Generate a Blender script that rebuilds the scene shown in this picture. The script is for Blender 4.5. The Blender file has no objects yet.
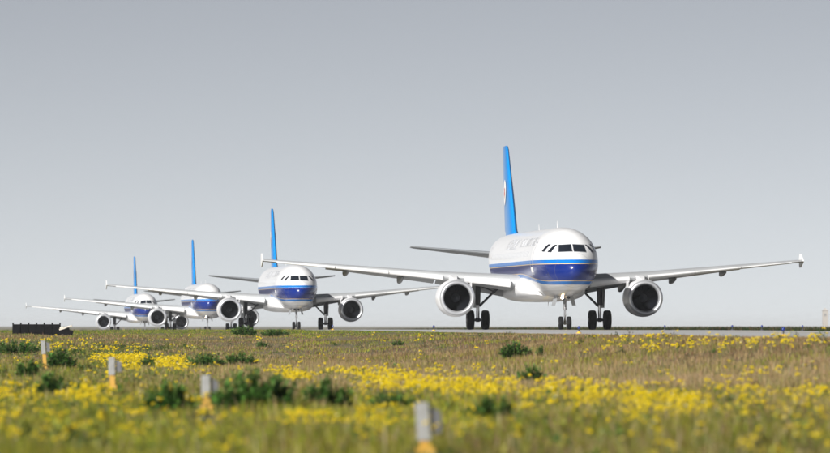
import bpy, math, random
import numpy as np
from mathutils import Vector

random.seed(7)
rng = np.random.default_rng(11)
R = math.radians
S = bpy.context.scene
C = S.collection

# ------------------------------------------------------------------ camera, sky, sun, exposure
FPX = 5600.0                       # focal length in pixels of an 830 px wide frame
HOR = 326.0                        # horizon row of that frame
EYE = 1.5
cd = bpy.data.cameras.new('camera')
cam = bpy.data.objects.new('camera', cd); C.objects.link(cam)
cd.sensor_width = 36.0
cd.lens = FPX * 36.0 / 830.0
cd.clip_start = 0.5
cd.clip_end = 60000
cam.location = (0, 0, EYE)
cam.rotation_euler = (R(90) + math.atan((HOR - 226.5) / FPX), 0, 0)
cd.dof.use_dof = True
cd.dof.focus_distance = 346.0
cd.dof.aperture_fstop = 2.2
S.camera = cam

SUN_EL, SUN_AZ = R(30), R(35)    # azimuth: to the left of straight behind the camera
to_sun = Vector((-math.sin(SUN_AZ) * math.cos(SUN_EL), -math.cos(SUN_AZ) * math.cos(SUN_EL), math.sin(SUN_EL)))
W = bpy.data.worlds.new('World'); S.world = W; W.use_nodes = True
wn = W.node_tree.nodes; wl = W.node_tree.links
sky = wn.new('ShaderNodeTexSky'); sky.sky_type = 'NISHITA'; sky.sun_disc = False
sky.sun_elevation = SUN_EL
sky.sun_rotation = math.atan2(to_sun.x, to_sun.y)
sky.altitude = 3000; sky.air_density = 0.5; sky.dust_density = 1.0; sky.ozone_density = 1.0
bw = wn.new('ShaderNodeRGBToBW'); gm = wn.new('ShaderNodeMix'); gm.data_type = 'RGBA'; gm.inputs[0].default_value = 0.82   # a pale, greyish summer sky
bg = wn['Background']; bg.inputs['Strength'].default_value = 0.055
wl.new(sky.outputs[0], bw.inputs[0]); wl.new(sky.outputs[0], gm.inputs[6]); wl.new(bw.outputs[0], gm.inputs[7]); wl.new(gm.outputs[2], bg.inputs['Color'])

sl = bpy.data.lights.new('sun', 'SUN'); sl.energy = 4.6; sl.angle = R(0.53); sl.color = (1.0, 0.975, 0.935)
so = bpy.data.objects.new('sun', sl); C.objects.link(so)
so.rotation_euler = to_sun.to_track_quat('Z', 'Y').to_euler()
so.location = (-60, -60, 80)

vs = S.view_settings
vs.view_transform = 'Standard'; vs.look = 'None'; vs.exposure = 0.68; vs.gamma = 1.0; vs.use_curve_mapping = False
S.render.engine = 'CYCLES'
S.cycles.use_denoising = True
S.cycles.max_bounces = 6; S.cycles.diffuse_bounces = 3; S.cycles.glossy_bounces = 3
S.cycles.volume_bounces = 1; S.cycles.transmission_bounces = 4

# ------------------------------------------------------------------ materials
def nmat(name):
    m = bpy.data.materials.new(name); m.use_nodes = True
    return m, m.node_tree.nodes, m.node_tree.links, m.node_tree.nodes['Principled BSDF']

def mat(name, col, rough=0.5, metal=0.0, var=0.12, scale=6.0, coat=0.0, bump=0.0, spec=0.5):
    m, n, l, b = nmat(name)
    tc = n.new('ShaderNodeTexCoord'); nz = n.new('ShaderNodeTexNoise')
    nz.inputs['Scale'].default_value = scale; nz.inputs['Detail'].default_value = 6
    l.new(tc.outputs['Object'], nz.inputs['Vector'])
    mx = n.new('ShaderNodeMix'); mx.data_type = 'RGBA'
    mx.inputs[6].default_value = (*[c * (1 - var) for c in col], 1)
    mx.inputs[7].default_value = (*[min(1, c * (1 + var * .6)) for c in col], 1)
    l.new(nz.outputs['Fac'], mx.inputs[0]); l.new(mx.outputs[2], b.inputs['Base Color'])
    b.inputs['Roughness'].default_value = rough; b.inputs['Metallic'].default_value = metal
    b.inputs['Coat Weight'].default_value = coat; b.inputs['Specular IOR Level'].default_value = spec
    if bump:
        bp = n.new('ShaderNodeBump'); bp.inputs['Strength'].default_value = bump; bp.inputs['Distance'].default_value = 0.05
        l.new(nz.outputs['Fac'], bp.inputs['Height']); l.new(bp.outputs[0], b.inputs['Normal'])
    return m

def livery_mat():
    m, n, l, b = nmat('fuselage_paint')
    tc = n.new('ShaderNodeTexCoord'); sp = n.new('ShaderNodeSeparateXYZ')
    l.new(tc.outputs['Object'], sp.inputs[0])
    def math_(op, a, bb):
        k = n.new('ShaderNodeMath'); k.operation = op
        for i, v in enumerate((a, bb)):
            if isinstance(v, (int, float)): k.inputs[i].default_value = v
            else: l.new(v, k.inputs[i])
        return k.outputs[0]
    mr = n.new('ShaderNodeMapRange'); mr.interpolation_type = 'SMOOTHSTEP'
    l.new(sp.outputs['Y'], mr.inputs['Value'])
    mr.inputs['From Min'].default_value = 2.0 - 17.7; mr.inputs['From Max'].default_value = 12.0 - 17.7
    mr.inputs['To Min'].default_value = 2.86; mr.inputs['To Max'].default_value = 3.36
    z, zl = sp.outputs['Z'], mr.outputs[0]
    def band(lo_off, hi):
        return math_('MULTIPLY', math_('GREATER_THAN', z, math_('ADD', zl, lo_off)), math_('LESS_THAN', z, hi))
    nz = n.new('ShaderNodeTexNoise'); nz.inputs['Scale'].default_value = 1.3; nz.inputs['Detail'].default_value = 7
    mp = n.new('ShaderNodeMapping'); mp.inputs['Scale'].default_value = (1, .35, 2.2)
    l.new(tc.outputs['Object'], mp.inputs[0]); l.new(mp.outputs[0], nz.inputs['Vector'])
    def mix(fac, a, col):
        k = n.new('ShaderNodeMix'); k.data_type = 'RGBA'; l.new(fac, k.inputs[0])
        if isinstance(a, tuple): k.inputs[6].default_value = a
        else: l.new(a, k.inputs[6])
        if isinstance(col, tuple): k.inputs[7].default_value = col
        else: l.new(col, k.inputs[7])
        return k.outputs[2]
    c = mix(nz.outputs['Fac'], (.80, .80, .81, 1), (.73, .73, .735, 1))
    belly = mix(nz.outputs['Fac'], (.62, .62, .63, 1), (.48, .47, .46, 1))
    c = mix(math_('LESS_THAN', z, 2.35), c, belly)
    c = mix(band(-.20, 4.14), c, (.004, .15, .50, 1))
    c = mix(band(.0, 3.915), c, (.62, .46, .26, 1))
    c = mix(band(.045, 3.87), c, (.001, .016, .155, 1))
    for st in (1.08, 3.95, 6.6, 9.6):            # skin joints
        d_ = n.new('ShaderNodeMath'); d_.operation = 'COMPARE'; l.new(sp.outputs['Y'], d_.inputs[0]); d_.inputs[1].default_value = st - 17.7; d_.inputs[2].default_value = .014
        c = mix(math_('MULTIPLY', d_.outputs[0], .55), c, (.12, .12, .13, 1))
    l.new(c, b.inputs['Base Color'])
    b.inputs['Roughness'].default_value = 0.24; b.inputs['Coat Weight'].default_value = 0.12
    b.inputs['Coat Roughness'].default_value = 0.08
    return m

M = dict(
    livery=livery_mat(),
    white=mat('white_paint', (.76, .76, .77), .32, var=.08, scale=2, coat=.2),
    wing=mat('wing_paint', (.40, .41, .42), .38, var=.1, scale=1.5),  # darker than the light grey paint: underside shade put into the colour
    shadegrey=mat('shaded_underside_grey', (.19, .20, .21), .5, var=.15, scale=2),  # tailplane's underside shade is put into this grey; gear doors share it
    slat=mat('slat_metal_white', (.80, .80, .80), .34, var=.06, scale=2),
    grey=mat('fairing_grey', (.26, .27, .28), .45, var=.12, scale=3),
    finblue=mat('fin_blue_paint', (.004, .21, .58), .28, var=.08, scale=1, coat=.3),
    rudder=mat('rudder_blue_paint', (.005, .185, .53), .3, var=.08, scale=1, coat=.3),
    metal=mat('bare_inlet_metal', (.56, .57, .59), .34, metal=.6, var=.08, scale=4),
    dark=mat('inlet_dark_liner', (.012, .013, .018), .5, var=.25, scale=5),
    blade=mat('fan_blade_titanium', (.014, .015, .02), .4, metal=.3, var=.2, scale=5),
    spin=mat('spinner_grey', (.07, .075, .085), .4, var=.2, scale=9),
    hot=mat('exhaust_metal', (.22, .19, .17), .4, metal=.8, var=.2, scale=6),
    gear=mat('landing_gear_grey', (.05, .052, .06), .5, var=.35, scale=7),
    chrome=mat('oleo_steel', (.6, .6, .62), .2, metal=1.0, var=.1),
    tyre=mat('tyre_rubber', (.006, .006, .007), .8, var=.4, scale=9, bump=.1, spec=.2),
    rim=mat('wheel_rim', (.25, .25, .26), .4, metal=.5, var=.2, scale=9),
    glass=mat('cockpit_glass', (.010, .014, .022), .06, var=.2, scale=2, coat=.5),
    frame=mat('window_frame_grey', (.30, .31, .33), .5, var=.1, scale=9),
    winlight=mat('cabin_window_grey', (.52, .53, .55), .2, var=.1, scale=9),
    navy=mat('title_paint', (.60, .62, .66), .4, var=.1, scale=3),
    red=mat('emblem_red', (.66, .13, .10), .4, var=.1, scale=5),
    ewhite=mat('emblem_white', (.82, .80, .78), .4, var=.05, scale=5),
    antenna=mat('antenna_white', (.7, .7, .7), .4, var=.1),
    markwhite=mat('marker_white', (.235, .235, .225), .7, var=.4, scale=14, bump=.2),
    markgrey=mat('marker_grey', (.24, .24, .25), .7, var=.3, scale=14, bump=.2),
    orange=mat('marker_orange', (.46, .26, .03), .65, var=.3, scale=16, bump=.2),
    lampyellow=mat('lamp_yellow_paint', (.75, .42, .03), .5, var=.2, scale=18),
    lampblue=mat('lamp_blue_glass', (.006, .02, .16), .2, var=.1, scale=10, coat=.4),
    black=mat('black_metal', (.004, .004, .005), .8, var=.4, scale=4, bump=.2, spec=.15),
    board=mat('pale_board', (.58, .53, .45), .7, var=.2, scale=5, bump=.2),
    far=mat('far_hazed_wall', (.36, .335, .31), .8, var=.15, scale=.6),  # paled towards the sky, haze put into the wall colour
    fardark=mat('far_window', (.2, .2, .2), .3, var=.1),
    yellowline=mat('taxi_line_yellow', (.62, .42, .05), .7, var=.35, scale=3),
    bark=mat('stem_green_brown', (.09, .10, .04), .8, var=.3, scale=20),
)
def emit(name, col, s):
    m = bpy.data.materials.new(name); m.use_nodes = True
    n = m.node_tree.nodes; b = n['Principled BSDF']
    b.inputs['Base Color'].default_value = (*col, 1)
    b.inputs['Emission Color'].default_value = (*col, 1); b.inputs['Emission Strength'].default_value = s
    return m
M['lamp'] = emit('landing_light_glow', (1.0, .72, .42), 22.0)

def attr_leaf_mat(name, trans=.3, rough=.6):
    m, n, l, b = nmat(name)
    at = n.new('ShaderNodeAttribute'); at.attribute_name = 'tint'
    l.new(at.outputs['Color'], b.inputs['Base Color'])
    b.inputs['Roughness'].default_value = rough; b.inputs['Specular IOR Level'].default_value = .25
    tr = n.new('ShaderNodeBsdfTranslucent'); l.new(at.outputs['Color'], tr.inputs['Color'])
    ms = n.new('ShaderNodeMixShader'); ms.inputs[0].default_value = trans
    out = n['Material Output']
    l.new(b.outputs[0], ms.inputs[1]); l.new(tr.outputs[0], ms.inputs[2]); l.new(ms.outputs[0], out.inputs['Surface'])
    return m
M['grass'] = attr_leaf_mat('grass_blades', .30)
M['leaf'] = attr_leaf_mat('weed_leaves', .22, .45)
M['petal'] = attr_leaf_mat('flower_petals', .25, .6)

def ground_mat():
    m, n, l, b = nmat('field_soil')
    tc = n.new('ShaderNodeTexCoord')
    n1 = n.new('ShaderNodeTexNoise'); n1.inputs['Scale'].default_value = .12; n1.inputs['Detail'].default_value = 8
    n2 = n.new('ShaderNodeTexNoise'); n2.inputs['Scale'].default_value = 2.5; n2.inputs['Detail'].default_value = 8
    for k in (n1, n2): l.new(tc.outputs['Object'], k.inputs['Vector'])
    r1 = n.new('ShaderNodeValToRGB'); r1.color_ramp.elements[0].position = .35; r1.color_ramp.elements[1].position = .68
    r1.color_ramp.elements[0].color = (.10, .105, .035, 1); r1.color_ramp.elements[1].color = (.21, .155, .085, 1)
    l.new(n1.outputs['Fac'], r1.inputs['Fac'])
    mx = n.new('ShaderNodeMix'); mx.data_type = 'RGBA'; mx.blend_type = 'MULTIPLY'; mx.inputs[0].default_value = .6
    l.new(r1.outputs['Color'], mx.inputs[6]); l.new(n2.outputs['Color'], mx.inputs[7])
    l.new(mx.outputs[2], b.inputs['Base Color']); b.inputs['Roughness'].default_value = .95
    bp = n.new('ShaderNodeBump'); bp.inputs['Strength'].default_value = .6; bp.inputs['Distance'].default_value = .1
    l.new(n2.outputs['Fac'], bp.inputs['Height']); l.new(bp.outputs[0], b.inputs['Normal'])
    return m
M['ground'] = ground_mat()

def pave_mat():
    m, n, l, b = nmat('taxiway_concrete')
    tc = n.new('ShaderNodeTexCoord')
    n1 = n.new('ShaderNodeTexNoise'); n1.inputs['Scale'].default_value = .25; n1.inputs['Detail'].default_value = 8
    n2 = n.new('ShaderNodeTexNoise'); n2.inputs['Scale'].default_value = 14; n2.inputs['Detail'].default_value = 4
    for k in (n1, n2): l.new(tc.outputs['Object'], k.inputs['Vector'])
    r1 = n.new('ShaderNodeValToRGB'); r1.color_ramp.elements[0].position = .3; r1.color_ramp.elements[1].position = .75
    r1.color_ramp.elements[0].color = (.33, .33, .33, 1); r1.color_ramp.elements[1].color = (.44, .435, .43, 1)
    l.new(n1.outputs['Fac'], r1.inputs['Fac']); l.new(r1.outputs['Color'], b.inputs['Base Color'])
    b.inputs['Roughness'].default_value = .55
    bp = n.new('ShaderNodeBump'); bp.inputs['Strength'].default_value = .15; bp.inputs['Distance'].default_value = .01
    l.new(n2.outputs['Fac'], bp.inputs['Height']); l.new(bp.outputs[0], b.inputs['Normal'])
    return m
M['pave'] = pave_mat()

# ------------------------------------------------------------------ mesh helpers
def link(name, me, m=None, parent=None, loc=None):
    o = bpy.data.objects.new(name, me); C.objects.link(o)
    if m is not None and me is not None and not me.materials: me.materials.append(M[m] if isinstance(m, str) else m)
    if parent is not None: o.parent = parent
    if loc is not None: o.location = loc
    return o

def mesh(name, v, f, smooth=True, sharp=40):
    me = bpy.data.meshes.new(name)
    me.from_pydata([tuple(map(float, p)) for p in v], [], [tuple(q) for q in f]); me.update()
    if smooth:
        me.shade_smooth(); me.set_sharp_from_angle(angle=R(sharp))
    return me

def mk(name, vf, m, parent=None, smooth=True, sharp=40, loc=None):
    return link(name, mesh(name, vf[0], vf[1], smooth, sharp), m, parent, loc)

def tag(o, label=None, cat=None, group=None, kind=None):
    if label: o['label'] = label
    if cat: o['category'] = cat
    if group: o['group'] = group
    if kind: o['kind'] = kind
    return o

def join(*vfs):
    V, F = [], []
    for v, f in vfs:
        k = len(V); V += list(v); F += [tuple(i + k for i in q) for q in f]
    return V, F

def loft(rings, cap0=True, cap1=True, closed=True):
    n = len(rings[0]); V = [p for r in rings for p in r]; F = []
    for i in range(len(rings) - 1):
        for j in range(n if closed else n - 1):
            a = i * n + j; b = i * n + (j + 1) % n
            F.append((a, b, b + n, a + n))
    if cap0: F.append(tuple(reversed(range(n))))
    if cap1: F.append(tuple(range((len(rings) - 1) * n, len(rings) * n)))
    return V, F

def box(cx, cy, cz, sx, sy, sz, rz=0.0):
    V = []
    c, s = math.cos(rz), math.sin(rz)
    for dz in (-.5, .5):
        for dx, dy in ((-.5, -.5), (.5, -.5), (.5, .5), (-.5, .5)):
            x, y = dx * sx, dy * sy
            V.append((cx + c * x - s * y, cy + s * x + c * y, cz + dz * sz))
    return V, [(3, 2, 1, 0), (4, 5, 6, 7), (0, 1, 5, 4), (1, 2, 6, 5), (2, 3, 7, 6), (3, 0, 4, 7)]

def tube(p, q, r0, r1=None, n=12):
    p, q = Vector(p), Vector(q); r1 = r0 if r1 is None else r1
    d = (q - p).normalized(); a = d.orthogonal().normalized(); b = d.cross(a)
    rings = []
    for c, r in ((p, r0), (q, r1)):
        rings.append([c + a * (r * math.cos(2 * math.pi * k / n)) + b * (r * math.sin(2 * math.pi * k / n)) for k in range(n)])
    return loft(rings)

def revolve_y(prof, n=40, cx=0, cz=0, y0=0, cap=False):
    """prof: (y, r) pairs about the local Y axis"""
    rings = [[(cx + r * math.sin(2 * math.pi * k / n), y0 + y, cz + r * math.cos(2 * math.pi * k / n)) for k in range(n)] for y, r in prof]
    return loft(rings, cap, cap)

def revolve_x(prof, n=28):
    rings = [[(x, r * math.cos(2 * math.pi * k / n), r * math.sin(2 * math.pi * k / n)) for k in range(n)] for x, r in prof]
    return loft(rings, True, True)

def copy_tree(o, parent=None):
    c = o.copy(); C.objects.link(c); c.parent = parent
    for ch in list(o.children): copy_tree(ch, c)
    return c

# ------------------------------------------------------------------ lie of the land
HEAD = R(5.8); TH = math.tan(HEAD)
HW = 11.5
def xc(D): return 7.65 + TH * (346.0 - np.minimum(D, 1500.0))
_d = np.arange(-300, 3001, 2.0)
_tz = np.interp(_d, [-300, 100, 185, 346, 440, 533, 700, 836, 1000, 3000], [1.05, 1.1, 1.14, 1.25, 1.20, 1.09, .62, .16, .02, 0])
_k = np.ones(31) / 31
_tz = np.convolve(np.pad(_tz, 15, mode='edge'), _k, 'valid')
def taxi_z(D): return np.interp(D, _d, _tz)
_pl = np.interp(_d, [-300, 150, 200, 250, 300, 340, 430, 600, 900, 1500, 3000], [0, 0, .06, .43, .88, 1.08, 1.06, .75, .25, 0, 0])
_pl = np.convolve(np.pad(_pl, 7, mode='edge'), np.ones(15) / 15, 'valid')
def sstep(t):
    t = np.clip(t, 0, 1); return t * t * (3 - 2 * t)
def ground_z(X, D):
    X = np.asarray(X, float); D = np.asarray(D, float)
    c = xc(D); q = c - HW - X; q2 = X - (c + HW); tz = taxi_z(D)
    P = np.interp(D, _d, _pl)
    F = np.interp(D, [0, 350, 1000, 3000], [.75, .65, 0, 0])
    zn = P + (tz - .04 - P) * sstep(1 - (q - .5) / 13)
    zf = F + (tz - .04 - F) * sstep(1 - (q2 - 1.5) / 30)
    z = np.where(q > 0, zn, np.where(q2 > 0, zf, tz - .12))
    fade = np.clip(q / 4, 0, 1) + np.clip(q2 / 8, 0, 1)
    wob = .035 * np.sin(X * .9 + D * .31) + .03 * np.sin(X * .37 - D * .17 + 1.3) + .02 * np.sin(X * 2.1 + D * .07)
    far = np.clip((2500 - D) / 1500, 0, 1)
    return z + wob * np.clip(fade, 0, 1) * far
def gz(X, D): return float(ground_z(X, D))
def to_px(X, D, z):
    return 415 + FPX * X / D, HOR + FPX * (EYE - z) / D
def from_px(px, py):
    """point of the ground seen at a frame position: nearest crossing along the ray"""
    Ds = np.arange(45, 1200, .5); X = (px - 415) / FPX * Ds
    v = to_px(X, Ds, ground_z(X, Ds))[1]
    k = np.where(v <= py)[0]
    k = k[0] if len(k) else len(Ds) - 1
    return float(X[k]), float(Ds[k])

# ground sheet
s_cols = [-20000, -9000, -4000, -1800, -900, -450, -250, -160, -110] + list(np.arange(-84, -12, 2.0)) + [-11.9, -11.52, -11.48, -6, 0, 6, 11.48, 11.52, 12.5] + list(np.arange(14, 60, 3.0)) + [80, 120, 200, 400, 900, 2000, 5000, 10000, 20000]
d_rows = [-20000, -6000, -1500, -400, -120, -40, 0, 20] + list(np.arange(40, 420, 4.0)) + list(np.arange(420, 1000, 12.0)) + [1050, 1150, 1300, 1500, 1800, 2200, 2800, 3600, 5000, 7000, 10000, 15000, 21000]
V = []; F = []
for D in d_rows:
    Dq = max(min(D, 3000), -300)
    X = np.array(s_cols) + xc(Dq)
    z = ground_z(X, np.full(len(X), float(Dq)))
    V += [(x, D, zz) for x, zz in zip(X, z)]
n = len(s_cols)
for i in range(len(d_rows) - 1):
    for j in range(n - 1):
        a = i * n + j; F.append((a, a + 1, a + n + 1, a + n))
g = mk('ground', (V, F), 'ground', sharp=180); tag(g, kind='structure')

# taxiway: a crowned concrete slab with a real edge
V = []; F = []
rows = list(np.arange(-250, 1500, 6.0)); cols = [-11.5, -11.5, -11.3, -5.6, 0, 5.6, 11.3, 11.5, 11.5]; dz = [-.3, -.02, 0, .015, .03, .015, 0, -.02, -.3]
for D in rows:
    t = float(taxi_z(D))
    V += [(xc(D) + c, D, t + h) for c, h in zip(cols, dz)]
n = len(cols)
for i in range(len(rows) - 1):
    for j in range(n - 1):
        a = i * n + j; F.append((a, a + 1, a + n + 1, a + n))
tw = mk('taxiway', (V, F), 'pave'); tag(tw, kind='structure')
def stripe(off, w):
    V = []; F = []
    for D in rows:
        t = float(taxi_z(D)) + .03 - .03 * abs(off) / 11.3 + .005
        V += [(xc(D) + off - w / 2, D, t), (xc(D) + off + w / 2, D, t)]
    for i in range(len(rows) - 1):
        a = 2 * i; F.append((a, a + 1, a + 3, a + 2))
    return V, F
o = mk('taxiway_centre_line', stripe(0, .3), 'yellowline'); tag(o, kind='structure')

# ------------------------------------------------------------------ airliner
Y0 = 17.7                                       # main gear station, measured from the nose
ST = np.array([  # station, top, bottom, half width
    (0, 3.50, 3.50, .0), (.05, 3.71, 3.29, .22), (.2, 3.93, 3.07, .46), (.5, 4.20, 2.81, .77), (1.0, 4.50, 2.54, 1.08),
    (1.5, 4.76, 2.37, 1.30), (2.0, 5.10, 2.25, 1.47), (2.5, 5.42, 2.17, 1.60), (3.0, 5.67, 2.11, 1.70), (3.5, 5.84, 2.07, 1.78),
    (4.2, 5.99, 2.02, 1.87), (5, 6.07, 1.99, 1.93), (6, 6.12, 1.98, 1.97), (7, 6.13, 1.98, 1.975), (16, 6.13, 1.98, 1.975),
    (24.5, 6.13, 1.98, 1.975), (27, 6.13, 2.15, 1.95), (30, 6.11, 2.76, 1.72), (33, 6.03, 3.55, 1.30), (35.5, 5.86, 4.28, .85),
    (37, 5.60, 4.85, .42), (37.5, 5.36, 5.06, .16)])
def hermite(xs, ys, x):
    d = np.diff(ys) / np.diff(xs)
    m = np.concatenate([[d[0]], np.where(d[:-1] * d[1:] > 0, 2 * d[:-1] * d[1:] / (d[:-1] + d[1:] + 1e-12), 0), [d[-1]]])
    k = np.clip(np.searchsorted(xs, x) - 1, 0, len(xs) - 2)
    h = xs[k + 1] - xs[k]; t = (x - xs[k]) / h
    return ((2*t**3 - 3*t**2 + 1) * ys[k] + (t**3 - 2*t**2 + t) * h * m[k] + (-2*t**3 + 3*t**2) * ys[k + 1] + (t**3 - t**2) * h * m[k + 1])
def prof(x):
    x = np.asarray(x, float)
    if x.ndim == 0: x = x[None]; return tuple(float(hermite(ST[:, 0], ST[:, k], x)[0]) for k in (1, 2, 3))
    return tuple(hermite(ST[:, 0], ST[:, k], x) for k in (1, 2, 3))
def fus_pt(x, th):
    t, b, w = prof(x)
    return (w * math.sin(th), x - Y0, (t + b) / 2 + (t - b) / 2 * math.cos(th))
def surf_y(x, z, side):
    t, b, w = prof(x); u = (z - (t + b) / 2) / max((t - b) / 2, 1e-4)
    return side * w * math.sqrt(max(0, 1 - min(1, u * u)))
def surf_x(y, z):
    lo, hi = 0.0, 6.5
    for _ in range(40):
        x = (lo + hi) / 2; t, b, w = prof(x); c, h = (t + b) / 2, (t - b) / 2
        if h > 1e-5 and w > 1e-5 and (y / w) ** 2 + ((z - c) / h) ** 2 <= 1: hi = x
        else: lo = x
    return hi
def fus_normal(p):
    x = p[1] + Y0; e = .04
    t, b, w = prof(x); c, h = (t + b) / 2, (t - b) / 2
    def fn(px, py, pz):
        t, b, w = prof(px); c, h = (t + b) / 2, (t - b) / 2
        return (py / w) ** 2 + ((pz - c) / h) ** 2
    g = Vector((fn(x, p[0] + e, p[2]) - fn(x, p[0] - e, p[2]), fn(x + e, p[0], p[2]) - fn(max(x - e, .06), p[0], p[2]), fn(x, p[0], p[2] + e) - fn(x, p[0], p[2] - e)))
    return g.normalized()

def patch(corners, mode, side=1, nu=8, nv=6, off=.008, thick=.02):
    """a curved plate lying on the fuselage skin; corners go round: in front view (y,z) or side view (x,z)"""
    top = []
    for j in range(nv + 1):
        for i in range(nu + 1):
            u, v = i / nu, j / nv
            a = [(1-u)*(1-v)*corners[0][k] + u*(1-v)*corners[1][k] + u*v*corners[2][k] + (1-u)*v*corners[3][k] for k in (0, 1)]
            if mode == 'front':
                p = Vector((side * a[0], surf_x(a[0], a[1]) - Y0, a[1]))
            else:
                p = Vector((surf_y(a[0], a[1], side), a[0] - Y0, a[1]))
            top.append(p + fus_normal(p) * off)
    V = list(top); F = []
    m = (nu + 1)
    for j in range(nv):
        for i in range(nu):
            a = j * m + i; F.append((a, a + 1, a + m + 1, a + m))
    k = len(V)
    rim = [i for i in range(nu + 1)] + [j * m + nu for j in range(1, nv + 1)] + [nv * m + i for i in range(nu - 1, -1, -1)] + [j * m for j in range(nv - 1, 0, -1)]
    for r in rim:
        V.append(top[r] - fus_normal(top[r]) * thick)
    for a in range(len(rim)):
        b = (a + 1) % len(rim); F.append((rim[a], k + a, k + b, rim[b]))
    return V, F

def airfoil(n=15, tc=.12, camber=.018):
    xs = [(1 - math.cos(math.pi * i / n)) / 2 for i in range(n + 1)]
    def th(x): return 5 * tc * (.2969 * math.sqrt(x) - .126 * x - .3516 * x*x + .2843 * x**3 - .1036 * x**4)
    def cm(x): return camber * 4 * x * (1 - x)
    up = [(x, cm(x) + th(x)) for x in reversed(xs)]
    lo = [(x, cm(x) - th(x)) for x in xs[1:-1]]
    return up + lo
def place_sec(pts, y, xle, z, ch, tw, side):
    c, s = math.cos(tw), math.sin(tw); out = []
    for a, b in pts:
        xx, zz = a * ch, b * ch
        out.append((side * y, xle + xx * c + zz * s - Y0, z - xx * s + zz * c))
    return out
# wing planform: y, leading edge station, z, chord, thickness, twist
WP = np.array([(1.2, 11.65, 2.80, 7.5, .15, R(3.2)), (1.95, 12.05, 2.86, 6.9, .15, R(3.0)), (6.4, 14.40, 3.27, 4.55, .125, R(1.4)), (11.5, 17.05, 3.76, 2.95, .115, R(.2)), (16.9, 19.85, 4.27, 1.50, .11, R(-.8))])
def wp(y): return [float(np.interp(y, WP[:, 0], WP[:, k])) for k in range(1, 6)]
def wing_loft(ys, side, pts_fn):
    rings = []
    for y in ys:
        xle, z, ch, tc, tw = wp(y)
        rings.append(place_sec(pts_fn(tc), y, xle, z, ch, tw, side))
    v, f = loft(rings)
    if side > 0: f = [tuple(reversed(q)) for q in f]
    return v, f

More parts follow.
